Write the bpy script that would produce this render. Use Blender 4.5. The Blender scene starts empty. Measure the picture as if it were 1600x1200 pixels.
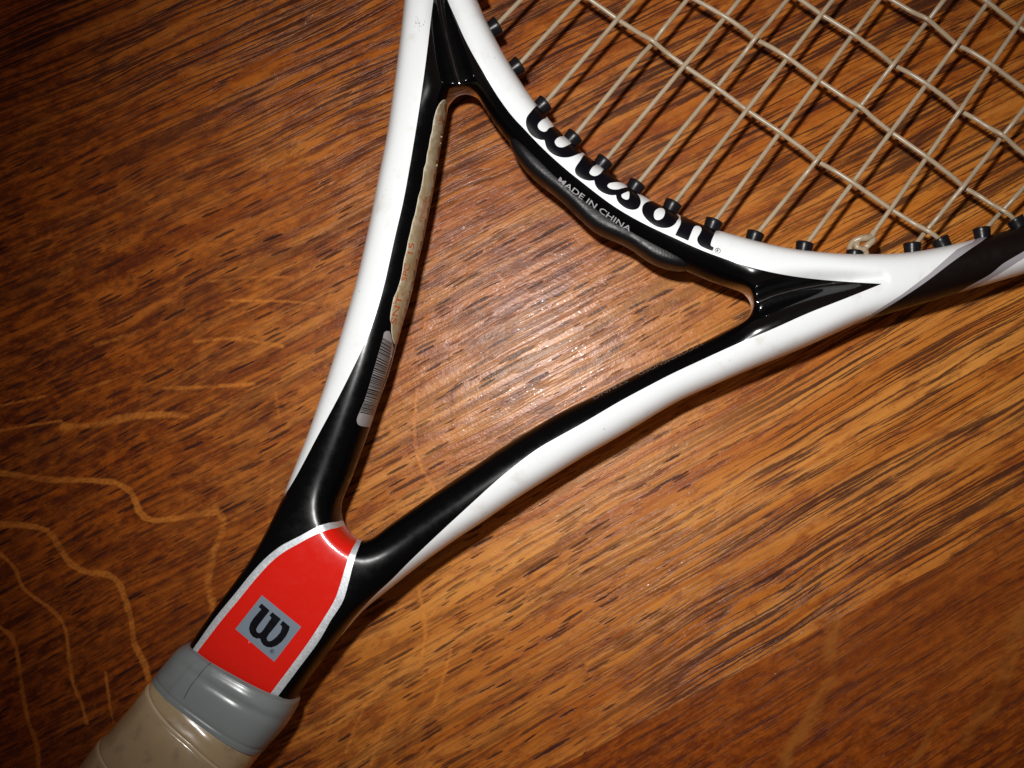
import bpy, bmesh, math, random
import numpy as np
from mathutils import Vector, Matrix
from mathutils.geometry import delaunay_2d_cdt
from mathutils.bvhtree import BVHTree

random.seed(7); np.random.seed(7)
sc = bpy.context.scene
col = sc.collection

# ------------------------------------------------------------------ camera, world, lamp
H = 0.350                      # camera height above the table (m)
S = 0.00015625                 # metres per photo pixel on the table
NX, NY = 932.0, 772.0          # photo pixel straight below the lens
cam_d = bpy.data.cameras.new("camera")
cam = bpy.data.objects.new("camera", cam_d); col.objects.link(cam)
cam.location = (0, 0, H)
cam_d.sensor_width = 36.0
cam_d.lens = 36.0 * (H / S) / 1600.0
cam_d.shift_x = -(NX - 800) / 1600.0
cam_d.shift_y = (NY - 600) / 1600.0
cam_d.clip_start = 0.01; cam_d.clip_end = 20
sc.camera = cam

world = bpy.data.worlds.new("World"); sc.world = world; world.use_nodes = True
bg = world.node_tree.nodes["Background"]
bg.inputs[0].default_value = (1.0, 0.66, 0.52, 1); bg.inputs[1].default_value = 0.11

FL = Vector((-0.0265, 0.0665, H))            # the camera's flash
ld = bpy.data.lights.new("flash", 'SPOT')
ld.energy = 5.5; ld.shadow_soft_size = 0.0085; ld.color = (1.0, 0.98, 0.96)
ld.spot_size = math.radians(56); ld.spot_blend = 1.0
flash = bpy.data.objects.new("flash", ld); col.objects.link(flash)
flash.location = FL
aim = Vector(((985 - NX) * S, -(560 - NY) * S, 0))
flash.rotation_euler = (aim - FL).to_track_quat('-Z', 'Y').to_euler()

sc.view_settings.view_transform = 'Standard'; sc.view_settings.look = 'None'
sc.view_settings.exposure = 0.0; sc.view_settings.gamma = 1.0
sc.render.engine = 'CYCLES'

# ------------------------------------------------------------------ helpers
def zc_of(px, py):
    """height of the racket's middle plane: it rests on the butt and on the tip of the head"""
    a = (np.asarray(px) - 548) * 0.70 - (np.asarray(py) - 835) * 0.71
    return 0.0172 - 0.0000034 * a

def mid(px, py, dz=0.0):
    z = zc_of(px, py); f = S * (H - z) / H
    return Vector(((px - NX) * f, -(py - NY) * f, float(z) + dz))

def ray_dir(px, py):
    return Vector(((px - NX) * S, -(py - NY) * S, -H)).normalized()

def to_px(x, y, z):
    f = S * (H - z) / H
    return x / f + NX, -y / f + NY

def spline(pts, step=4.0, closed=False):
    P = np.array(pts, float); n = len(P); out = []
    for i in range(n if closed else n - 1):
        if closed: a, b, c, d = P[(i - 1) % n], P[i], P[(i + 1) % n], P[(i + 2) % n]
        else:
            b, c = P[i], P[i + 1]
            a = P[i - 1] if i > 0 else 2 * b - c
            d = P[i + 2] if i + 2 < n else 2 * c - b
        L = np.linalg.norm(c - b); k = max(1, int(round(L / step)))
        # centripetal-ish: plain Catmull-Rom with clamped tangents
        m1 = (c - a) * 0.5; m2 = (d - b) * 0.5
        for m in (m1, m2):
            q = np.linalg.norm(m)
            if q > 1.3 * L: m *= 1.3 * L / q
        for j in range(k):
            t = j / k; t2 = t * t; t3 = t2 * t
            out.append((2*t3-3*t2+1)*b + (t3-2*t2+t)*m1 + (-2*t3+3*t2)*c + (t3-t2)*m2)
    if not closed: out.append(P[-1])
    return np.array(out)

def lin(pts, step=4.0, closed=True):
    P = np.array(pts, float); n = len(P); out = []
    for i in range(n if closed else n - 1):
        b, c = P[i], P[(i + 1) % n]
        k = max(1, int(round(np.linalg.norm(c - b) / step)))
        for j in range(k): out.append(b + (c - b) * j / k)
    if not closed: out.append(P[-1])
    return np.array(out)

def inside(pts, poly):
    x, y = pts[:, 0], pts[:, 1]; r = np.zeros(len(pts), bool)
    x0, y0 = poly[:, 0], poly[:, 1]; x1, y1 = np.roll(x0, -1), np.roll(y0, -1)
    mn, mx = poly.min(0), poly.max(0)
    cand = np.where((x >= mn[0]) & (x <= mx[0]) & (y >= mn[1]) & (y <= mx[1]))[0]
    if len(cand) == 0: return r
    xc, yc = x[cand], y[cand]; rc = np.zeros(len(cand), bool)
    for a, b, c, d in zip(x0, y0, x1, y1):
        if b == d: continue
        m = (b > yc) != (d > yc)
        rc ^= m & (xc < (c - a) * (yc - b) / (d - b) + a)
    r[cand] = rc
    return r

def seg_dist(pts, line):
    d = np.full(len(pts), 1e9)
    for a, b in zip(line[:-1], line[1:]):
        ab = b - a; L2 = max(ab @ ab, 1e-9)
        t = np.clip(((pts - a) @ ab) / L2, 0, 1)
        d = np.minimum(d, np.hypot(*(pts - a - t[:, None] * ab).T))
    return d

def obj(name, verts, faces, mats, parent=None, midx=None, smooth=True, normals=None):
    me = bpy.data.meshes.new(name)
    me.from_pydata([tuple(v) for v in verts], [], [tuple(int(i) for i in f) for f in faces])
    for m in (mats if isinstance(mats, (list, tuple)) else [mats]): me.materials.append(m)
    if midx is not None: me.polygons.foreach_set("material_index", np.array(midx, np.int32))
    me.polygons.foreach_set("use_smooth", np.full(len(me.polygons), smooth))
    me.update()
    if normals is not None: me.normals_split_custom_set_from_vertices([tuple(n) for n in normals])
    o = bpy.data.objects.new(name, me); col.objects.link(o)
    if parent is not None: o.parent = parent
    return o

class NT:
    def __init__(s, name):
        s.m = bpy.data.materials.new(name); s.m.use_nodes = True
        s.t = s.m.node_tree; s.b = s.t.nodes["Principled BSDF"]
    def n(s, typ, **kw):
        nd = s.t.nodes.new(typ)
        for k, v in kw.items():
            if k.startswith("i_"):
                key = k[2:]; key = int(key) if key.isdigit() else key
                nd.inputs[key].default_value = v
            else: setattr(nd, k, v)
        return nd
    def l(s, a, b): s.t.links.new(a, b)
    def val(s, x, sock):
        if hasattr(x, "is_output"): s.l(x, sock)
        else: sock.default_value = x
    def math(s, op, a, b=0.0, c=None, clamp=False):
        nd = s.n("ShaderNodeMath", operation=op); nd.use_clamp = clamp
        s.val(a, nd.inputs[0]); s.val(b, nd.inputs[1])
        if c is not None: s.val(c, nd.inputs[2])
        return nd.outputs[0]
    def step(s, x, lo, hi, t0=0.0, t1=1.0):
        nd = s.n("ShaderNodeMapRange", interpolation_type='SMOOTHSTEP')
        s.val(x, nd.inputs[0]); s.val(lo, nd.inputs[1]); s.val(hi, nd.inputs[2])
        nd.inputs[3].default_value = t0; nd.inputs[4].default_value = t1
        return nd.outputs[0]
    def mix(s, f, a, b, mode='MIX'):
        nd = s.n("ShaderNodeMix", data_type='RGBA', blend_type=mode)
        s.val(f, nd.inputs[0])
        for x, k in ((a, 6), (b, 7)):
            if isinstance(x, tuple): nd.inputs[k].default_value = (*x, 1)
            else: s.l(x, nd.inputs[k])
        return nd.outputs[2]
    def noise(s, vec, scale, detail=3, rough=0.55, dist=0.0):
        nd = s.n("ShaderNodeTexNoise"); s.l(vec, nd.inputs["Vector"])
        nd.inputs["Scale"].default_value = scale; nd.inputs["Detail"].default_value = detail
        nd.inputs["Roughness"].default_value = rough; nd.inputs["Distortion"].default_value = dist
        return nd.outputs[0]
    def xyz(s, x, y, z=0.0):
        nd = s.n("ShaderNodeCombineXYZ"); s.val(x, nd.inputs[0]); s.val(y, nd.inputs[1]); s.val(z, nd.inputs[2])
        return nd.outputs[0]

def gloss(name, color, rough=0.15, coat=0.0, coat_rough=0.05, dirt=0.0, metallic=0.0, fleck=0.0, scratch=0.0, bump=0.0, bscale=2500, spec=0.35, polish=False):
    k = NT(name); b = k.b
    tc = k.n("ShaderNodeTexCoord").outputs["Object"]
    c = k.n("ShaderNodeRGB"); c.outputs[0].default_value = (*color, 1); cs = c.outputs[0]
    if dirt:
        a = k.noise(tc, 160, 4, 0.65); f = k.step(a, 0.52, 0.80, 0, dirt)
        cs = k.mix(f, cs, tuple(x * y for x, y in zip(color, (0.62, 0.56, 0.46))))
        d = k.noise(tc, 900, 2, 0.6); cs = k.mix(k.step(d, 0.70, 0.80, 0, dirt * 0.8), cs, (0.25, 0.22, 0.2))
    if fleck:
        v = k.n("ShaderNodeTexVoronoi"); k.l(tc, v.inputs["Vector"]); v.inputs["Scale"].default_value = 3800
        w = k.n("ShaderNodeSeparateColor"); k.l(v.outputs["Color"], w.inputs[0])
        cs = k.mix(k.step(w.outputs[0], 0.55, 1.0, 0, fleck), cs, tuple(min(1, x * 1.6) for x in color))
    k.l(cs, b.inputs["Base Color"])
    r = k.noise(tc, 420, 4, 0.7)
    k.l(k.step(r, 0.35, 0.75, rough * 0.8, rough * 1.25 + scratch), b.inputs["Roughness"])
    b.inputs["Metallic"].default_value = metallic; b.inputs["Specular IOR Level"].default_value = spec
    b.inputs["Coat Weight"].default_value = coat; b.inputs["Coat Roughness"].default_value = coat_rough
    if polish:          # sheltered corners keep their shine, the handled tubes are hazed by fine scratches
        pa = k.n("ShaderNodeAttribute", attribute_name="polish").outputs["Fac"]
        k.l(k.math('ADD', 0.07, k.math('MULTIPLY', pa, 0.93)), b.inputs["Coat Weight"])
        k.l(k.math('SUBTRACT', 0.17, k.math('MULTIPLY', pa, 0.115)), b.inputs["Coat Roughness"])
    if bump:
        nb = k.noise(tc, bscale, 2, 0.5); bp = k.n("ShaderNodeBump"); bp.inputs["Strength"].default_value = bump
        bp.inputs["Distance"].default_value = 0.0001; k.l(nb, bp.inputs["Height"]); k.l(bp.outputs[0], b.inputs["Normal"])
    return k.m

# ------------------------------------------------------------------ materials of the racket
M_black = gloss("black_lacquer", (0.0018, 0.0018, 0.0022), 0.26, coat=0.22, coat_rough=0.045, scratch=0.05, spec=0.045, polish=True)
M_white = gloss("white_lacquer", (0.765, 0.805, 0.82), 0.32, coat=0.12, coat_rough=0.12, dirt=0.42, spec=0.22)
M_red = gloss("red_lacquer", (0.62, 0.012, 0.006), 0.26, coat=0.3, coat_rough=0.05, dirt=0.0, spec=0.08)
M_silver = gloss("silver_paint", (0.50, 0.54, 0.57), 0.40, metallic=0.3, fleck=0.6, coat=0.1)
M_band = gloss("grey_band_paint", (0.36, 0.35, 0.38), 0.40, metallic=0.1, coat=0.1)
M_satin = gloss("black_satin_paint", (0.006, 0.0035, 0.003), 0.40, coat=0.0, spec=0.12)
M_plate = gloss("blue_grey_paint", (0.17, 0.22, 0.27), 0.25, coat=0.3)
M_letter = gloss("black_print", (0.003, 0.003, 0.005), 0.34, coat=0.1, coat_rough=0.15, spec=0.08)
M_rubber = gloss("black_rubber", (0.006, 0.006, 0.007), 0.40, bump=0.35, bscale=2600, spec=0.2)
M_grommet = gloss("black_nylon", (0.006, 0.006, 0.008), 0.34, bump=0.1, spec=0.3)
M_collar = gloss("grey_rubber", (0.190, 0.220, 0.226), 0.25, dirt=0.25, bump=0.05, bscale=700)
M_text = gloss("grey_print", (0.42, 0.42, 0.43), 0.4)
M_textdim = gloss("dim_print", (0.13, 0.115, 0.105), 0.4)
M_orange = gloss("orange_print", (0.45, 0.095, 0.03), 0.5)

def string_mat():
    k = NT("translucent_string"); b = k.b
    tc = k.n("ShaderNodeTexCoord").outputs["Object"]
    a = k.noise(tc, 250, 3, 0.6)
    k.l(k.mix(k.step(a, 0.3, 0.7), (0.34, 0.265, 0.175), (0.40, 0.32, 0.22)), b.inputs["Base Color"])
    b.inputs["Roughness"].default_value = 0.30
    b.inputs["Subsurface Weight"].default_value = 0.25; b.inputs["Subsurface Radius"].default_value = (0.001, 0.0008, 0.0005)
    return k.m
M_string = string_mat()

def sticker_mat():
    k = NT("yellowed_sticker"); b = k.b
    tc = k.n("ShaderNodeTexCoord").outputs["Object"]
    a = k.noise(tc, 220, 4, 0.65, 0.6)
    c = k.mix(k.step(a, 0.35, 0.7), (0.34, 0.26, 0.14), (0.52, 0.46, 0.33))
    v = k.noise(tc, 900, 3, 0.6)
    c = k.mix(k.step(v, 0.62, 0.78, 0, 0.5), c, (0.25, 0.16, 0.07))
    k.l(c, b.inputs["Base Color"]); b.inputs["Roughness"].default_value = 0.42
    bp = k.n("ShaderNodeBump"); bp.inputs["Strength"].default_value = 0.5; bp.inputs["Distance"].default_value = 0.0002
    k.l(a, bp.inputs["Height"]); k.l(bp.outputs[0], b.inputs["Normal"])
    return k.m
M_sticker = sticker_mat()
M_sticker_edge = gloss("torn_paper_edge", (0.58, 0.55, 0.47), 0.6)
M_barlabel = gloss("clear_grey_label", (0.30, 0.29, 0.29), 0.35)
M_bar = gloss("barcode_ink", (0.012, 0.011, 0.010), 0.35)

def grip_mat():
    k = NT("worn_grip_tape"); b = k.b
    tc = k.n("ShaderNodeTexCoord").outputs["Object"]
    at = k.n("ShaderNodeAttribute", attribute_name="wrap")           # 1 on the overlap's cut edge
    a = k.noise(tc, 30, 3, 0.5, 0.6)
    c = k.mix(k.step(a, 0.36, 0.62), (0.36, 0.275, 0.155), (0.74, 0.585, 0.355))
    d = k.noise(tc, 260, 4, 0.6)
    c = k.mix(k.step(d, 0.5, 0.75, 0, 0.45), c, (0.13, 0.105, 0.065))
    c = k.mix(k.math('MULTIPLY', at.outputs["Fac"], 0.8), c, (0.68, 0.58, 0.42))
    g = k.n("ShaderNodeTexVoronoi"); k.l(tc, g.inputs["Vector"]); g.inputs["Scale"].default_value = 420
    w = k.n("ShaderNodeSeparateColor"); k.l(g.outputs["Color"], w.inputs[0])
    sp = k.math('MULTIPLY', k.step(g.outputs["Distance"], 0.26, 0.16), k.step(w.outputs[0], 0.90, 0.92))
    sp = k.math('MULTIPLY', sp, k.step(k.noise(tc, 60, 1), 0.50, 0.60))
    c = k.mix(sp, c, (0.10, 0.02, 0.012))
    k.l(c, b.inputs["Base Color"])
    k.l(k.step(d, 0.3, 0.75, 0.22, 0.42), b.inputs["Roughness"])
    b.inputs["Coat Weight"].default_value = 1.0; b.inputs["Coat Roughness"].default_value = 0.15
    bp = k.n("ShaderNodeBump"); bp.inputs["Strength"].default_value = 0.55; bp.inputs["Distance"].default_value = 0.0006
    k.l(k.noise(tc, 90, 3, 0.5, 0.5), bp.inputs["Height"]); k.l(bp.outputs[0], b.inputs["Normal"]); k.l(bp.outputs[0], b.inputs["Coat Normal"])
    return k.m
M_grip = grip_mat()

# ------------------------------------------------------------------ the table: two oak planks meeting at a straight joint
GA = math.radians(27.9); GU = np.array([math.cos(GA), -math.sin(GA)]); GV = np.array([math.sin(GA), math.cos(GA)])
G0 = np.array([800.0, 600.0])
SEAM = float((np.array([1390.0, 925.0]) - G0) @ GV)

def wood_mat(kind):
    k = NT("oak_" + kind); b = k.b
    uv = k.n("ShaderNodeUVMap", uv_map="grain").outputs[0]           # u along the grain, v across it, in photo pixels / 100
    sp = k.n("ShaderNodeSeparateXYZ"); k.l(uv, sp.inputs[0]); u, v0 = sp.outputs[0], sp.outputs[1]
    at = k.n("ShaderNodeAttribute", attribute_name="figure")
    fs = k.n("ShaderNodeSeparateColor"); k.l(at.outputs["Color"], fs.inputs[0])
    fleck_a, stain_falloff_a, short_a = fs.outputs[0], fs.outputs[1], fs.outputs[2]
    wob = k.noise(k.xyz(k.math('MULTIPLY', u, 0.35), k.math('MULTIPLY', v0, 0.6)), 1.0, 2, 0.5)
    v = k.math('ADD', v0, k.math('MULTIPLY', k.math('SUBTRACT', wob, 0.5), 0.22))
    fine = k.noise(k.xyz(k.math('MULTIPLY', u, 9.0), k.math('MULTIPLY', v, 22.0), 3.0), 1.0, 2, 0.5)
    v = k.math('ADD', v, k.math('MULTIPLY', k.math('SUBTRACT', fine, 0.5), 0.022))
    def P(su, sv, z=0.0): return k.xyz(k.math('MULTIPLY', u, su), k.math('MULTIPLY', v, sv), z)
    n1 = k.noise(P(0.07, 2.4, 1.0), 1.0, 4, 0.62)                    # growth bands
    n2 = k.noise(P(0.20, 10.0, 5.0), 1.0, 4, 0.62)                   # streaks
    n3 = k.noise(P(1.5, 4.6, 9.0), 1.0, 5, 0.68, 0.4)                # stain mottling
    n4 = k.noise(P(14.0, 26.0, 2.0), 1.0, 3, 0.7)                    # fine speckle
    n5 = k.noise(P(0.6, 1.2, 12.0), 0.55, 3, 0.55)                   # broad tone
    grn = k.noise(P(0.40, 46.0, 4.0), 1.0, 3, 0.6)                    # fibre lines
    n6 = k.noise(P(5.0, 8.5, 15.0), 1.0, 3, 0.6)                     # small rusty spots
    if kind == "plank":
        tan, brown, rust, dark = (0.580, 0.242, 0.046), (0.440, 0.144, 0.015), (0.275, 0.057, 0.004), (0.090, 0.017, 0.006)
    else:
        tan, brown, rust, dark = (0.270, 0.086, 0.016), (0.200, 0.056, 0.009), (0.140, 0.031, 0.004), (0.050, 0.009, 0.002)
    c = k.mix(k.step(n1, 0.36, 0.64), tan, brown)
    c = k.mix(k.math('MULTIPLY', k.step(n2, 0.46, 0.66), 0.62), c, rust)
    sm = k.step(k.math('ADD', n3, k.math('MULTIPLY', stain_falloff_a, 0.12)), 0.50, 0.70)
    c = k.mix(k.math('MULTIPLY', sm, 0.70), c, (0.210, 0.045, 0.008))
    c = k.mix(k.math('MULTIPLY', k.step(n6, 0.60, 0.74), 0.55), c, rust)
    c = k.mix(k.math('MULTIPLY', k.step(k.math('ADD', n4, k.math('MULTIPLY', n3, 0.5)), 0.84, 1.02), 0.40), c, dark)
    c = k.mix(k.math('MULTIPLY', stain_falloff_a, 0.90), c, k.mix(k.step(k.math('ADD', k.math('ADD', k.math('MULTIPLY', n3, 0.34), k.math('ADD', k.math('MULTIPLY', n6, 0.30), k.math('MULTIPLY', n4, 0.16))), k.math('MULTIPLY', n2, 0.24)), 0.43, 0.60), (0.320, 0.070, 0.0040), (0.085, 0.0125, 0.0020)))  # stain colours, which also carry the painted falloff of the flash
    c = k.mix(k.math('MULTIPLY', k.step(n5, 0.42, 0.66), 0.22), c, rust)
    c = k.mix(k.math('MULTIPLY', k.step(grn, 0.5, 0.72), 0.16 if kind == "plank" else 0.60), c, dark)
    # medullary ray flecks
    edge = k.math('ADD', fleck_a, k.math('MULTIPLY', k.math('SUBTRACT', k.noise(P(7.0, 13.0, 7.0), 1.0, 4, 0.75), 0.5), 0.85))
    edge = k.math('ADD', edge, k.math('MULTIPLY', k.math('SUBTRACT', k.noise(P(2.2, 3.5, 71.0), 1.0, 2, 0.6), 0.5), 0.7))
    fk = k.math("MULTIPLY", k.step(edge, 0.26, 0.80), k.step(k.noise(P(1.6, 2.2, 33.0), 1.0, 2, 0.6), 0.22, 0.60, 0.35, 1.0))
    fcol = k.mix(k.step(n4, 0.40, 0.66), (0.60, 0.220, 0.036), (0.42, 0.120, 0.013)) if kind == "plank" else k.mix(k.step(n3, 0.42, 0.62), (0.27, 0.096, 0.018), (0.165, 0.046, 0.007))
    c = k.mix(k.math('MULTIPLY', fk, 0.66), c, fcol)
    keep = k.math('SUBTRACT', 1.0, k.math('MULTIPLY', fk, 0.85))
    # open pores: dashes along the grain
    def pores(L, W, z, rmin, rmax, dens, ragged=0.10):
        vn = k.n("ShaderNodeTexVoronoi", voronoi_dimensions='2D', feature='F1')
        k.l(k.xyz(k.math('ADD', k.math('MULTIPLY', u, 100.0 / L), z), k.math('ADD', k.math('MULTIPLY', v, 100.0 / W), z * 1.7)), vn.inputs["Vector"])
        vn.inputs["Scale"].default_value = 1.0; vn.inputs["Randomness"].default_value = 1.0
        cc = k.n("ShaderNodeSeparateColor"); k.l(vn.outputs["Color"], cc.inputs[0])
        r = k.math('ADD', rmin, k.math('MULTIPLY', k.math('MULTIPLY', cc.outputs[0], cc.outputs[0]), rmax - rmin))
        d = k.math('ADD', vn.outputs["Distance"], k.math('MULTIPLY', k.math('SUBTRACT', n4, 0.5), ragged * 2.2))
        m = k.step(k.math('SUBTRACT', d, r), 0.05, -0.05)
        on = k.math('LESS_THAN', cc.outputs[1], dens)
        return k.math('MULTIPLY', k.math('MULTIPLY', m, on), k.math('ADD', 0.55, k.math('MULTIPLY', cc.outputs[2], 0.45)))
    def lines(su, sv, z, half, lo, hi):
        x = k.noise(P(su, sv, z), 1.0, 1, 0.4)
        w = k.math('MULTIPLY', half, k.step(k.noise(P(su * 2.2, sv * 0.55, z + 9.0), 1.0, 2, 0.6), lo, hi))
        d = k.math('ADD', k.math('ABSOLUTE', k.math('SUBTRACT', x, 0.5)), k.math('ADD', k.math('MULTIPLY', k.math('SUBTRACT', n4, 0.5), 0.03), k.math('MULTIPLY', k.math('SUBTRACT', grn, 0.42), 0.16)))
        return k.math('MULTIPLY', k.step(k.math('SUBTRACT', d, w), 0.018, -0.022), k.math('GREATER_THAN', w, 0.008))
    if kind == "plank":
        band = k.step(k.noise(P(0.25, 2.6, 21.0), 1.0, 2, 0.5), 0.36, 0.58)
        ps = pores(66, 7.5, 3.3, 0.06, 0.33, k.math('ADD', 0.45, k.math('MULTIPLY', band, 0.55)))
        ps2 = pores(125, 9.5, 31.7, 0.05, 0.30, k.math('ADD', 0.28, k.math('MULTIPLY', band, 0.50)))
        ps = k.math('MULTIPLY', k.math('MAXIMUM', ps, ps2), short_a)
        lg = k.math('SUBTRACT', 1.0, k.math('MULTIPLY', short_a, 0.55))
        l1 = lines(0.12, 6.0, 41.0, 0.046, 0.34, 0.56); l2 = lines(0.17, 8.0, 63.0, 0.048, 0.36, 0.58); l3 = lines(0.28, 7.0, 93.0, 0.044, 0.40, 0.60)
        pl = pores(190, 8, 57.1, 0.05, 0.30, k.math('ADD', 0.10, k.math('MULTIPLY', band, 0.35)))
        pl = k.math('MULTIPLY', k.math('MAXIMUM', k.math('MAXIMUM', l1, l2), k.math('MAXIMUM', l3, pl)), lg)
        pr = k.math('MAXIMUM', ps, pl)
    else:
        pr = k.math('MULTIPLY', k.math('MAXIMUM', pores(70, 5.0, 3.3, 0.08, 0.32, 0.5), lines(0.35, 15.0, 5.0, 0.06, 0.42, 0.6)), 0.6)
    pr = k.math('MULTIPLY', pr, keep)
    c = k.mix(k.math('MULTIPLY', pr, 0.92), c, (0.022, 0.008, 0.008))
    k.l(c, b.inputs["Base Color"])
    b.inputs["Roughness"].default_value = 0.55
    b.inputs["Specular IOR Level"].default_value = 0.02
    # varnish: uneven, filling the pores only partly, with scattered glassy spots
    tc = k.n("ShaderNodeTexCoord").outputs["Object"]
    o1 = k.noise(tc, 1500, 2, 0.6); o2 = k.noise(tc, 260, 3, 0.6)
    h = k.math('ADD', k.math('MULTIPLY', o1, 0.55), k.math('MULTIPLY', o2, 1.6))
    h = k.math('SUBTRACT', h, k.math('MULTIPLY', pr, 0.9))
    bp = k.n("ShaderNodeBump"); bp.inputs["Strength"].default_value = 0.4; bp.inputs["Distance"].default_value = 0.00012
    k.l(h, bp.inputs["Height"])
    k.l(bp.outputs[0], b.inputs["Coat Normal"])
    gl = k.noise(k.xyz(k.math('MULTIPLY', u, 16.0), k.math('MULTIPLY', v, 26.0), 77.0), 1.0, 2, 0.6)
    spot = k.math('MULTIPLY', k.step(gl, 0.60, 0.72), k.step(k.noise(P(2.2, 3.0, 51.0), 1.0, 2, 0.6), 0.42, 0.62))
    k.l(k.math('SUBTRACT', 0.265, k.math('MULTIPLY', spot, 0.12)), b.inputs["Coat Roughness"])
    k.l(k.math('MULTIPLY', k.math('ADD', 0.24 if kind == 'plank' else 0.08, k.math('MULTIPLY', spot, 0.5)), k.math('SUBTRACT', 1.0, k.math('MULTIPLY', pr, 0.65))), b.inputs["Coat Weight"])
    return k.m

FLECKS = [  # polyline in photo pixels, half width, strength
 ([(-40,738),(0,739),(70,749),(119,750),(150,751),(182,755),(206,771),(217,799),(238,813),(297,806),(336,799)], 6, 1.0),
 ([(336,796),(350,815),(338,850),(329,885),(325,920),(332,944),(330,975)], 10, .62),
 ([(-40,818),(0,820),(40,821),(75,830),(90,850),(105,875),(130,893),(165,897),(185,910),(195,935),(205,970),(210,1005),(225,1035),(232,1060)], 6, 1.0),
 ([(-20,850),(0,865),(25,890),(35,918),(70,945),(90,962),(103,985),(108,1030),(115,1070),(128,1100),(135,1130)], 4, .95),
 ([(-30,970),(0,980),(20,998),(28,1030),(35,1080),(45,1130),(58,1165),(60,1200),(62,1260)], 4.5, .95),
 ([(165,1050),(172,1105),(178,1130)], 3, .9),
 ([(98,666),(147,664),(196,652),(245,648),(290,650)], 8, .8),
 ([(256,607),(315,605),(395,600)], 5, .75), ([(305,534),(367,529),(440,541)], 5, .7),
 ([(350,470),(413,470),(490,474)], 4, .7), ([(330,440),(395,433),(450,433)], 4, .6),
 ([(-30,640),(0,634),(70,619)], 3, .8), ([(-30,680),(0,673),(95,657)], 3, .8),
 ([(150,539),(180,530),(222,517)], 6, .6), ([(115,615),(168,596),(230,576)], 3.5, .6),
 ([(430,612),(436,652)], 6, .5), ([(425,750),(422,780),(420,820)], 7, .45),
 ([(652,610),(650,627),(647,680),(657,727),(677,763),(690,790)], 5, .75),
 ([(650,900),(655,925),(664,975),(661,1015),(653,1044)], 5, .7),
 ([(705,1015),(690,1067),(676,1104)], 4.5, .7), ([(520,1040),(522,1085),(515,1140)], 5, .55),
 ([(572,1100),(555,1136),(540,1175)], 4, .6), ([(614,1105),(595,1147),(580,1195)], 4.5, .6),
 ([(760,400),(785,440),(800,480)], 6, .4), ([(1560,55),(1600,40)], 6, .5), ([(1370,0),(1420,-20)], 5, .4),
 ([(1480,150),(1500,140)], 5, .5), ([(1490,240),(1520,225)], 4, .5)]
FLECKS2 = [([(1305,965),(1297,1010),(1297,1062),(1274,1107),(1247,1152),(1220,1205),(1205,1260)], 15, .85),
 ([(1640,900),(1590,980),(1562,1081),(1532,1119),(1508,1160)], 15, 1.0),
 ([(1468,1125),(1442,1167),(1420,1205)], 9, .8)]

def blur_noise(shape, cell, seed):
    rng = np.random.RandomState(seed)
    gx, gy = int(shape[0] / cell) + 3, int(shape[1] / cell) + 3
    g = rng.rand(gx, gy)
    x = np.arange(shape[0]) / cell; y = np.arange(shape[1]) / cell
    i, j = x.astype(int), y.astype(int); fx, fy = x - i, y - j
    fx = fx * fx * (3 - 2 * fx); fy = fy * fy * (3 - 2 * fy)
    A = g[np.ix_(i, j)]; B = g[np.ix_(i + 1, j)]; C = g[np.ix_(i, j + 1)]; D = g[np.ix_(i + 1, j + 1)]
    fx = fx[:, None]; fy = fy[None, :]
    return (A * (1 - fx) + B * fx) * (1 - fy) + (C * (1 - fx) + D * fx) * fy

def smooth01(x): x = np.clip(x, 0, 1); return x * x * (3 - 2 * x)

table = bpy.data.objects.new("table_top", None); col.objects.link(table)
table["kind"] = "structure"; table["label"] = "varnished brown oak table top of two joined planks"

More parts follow.
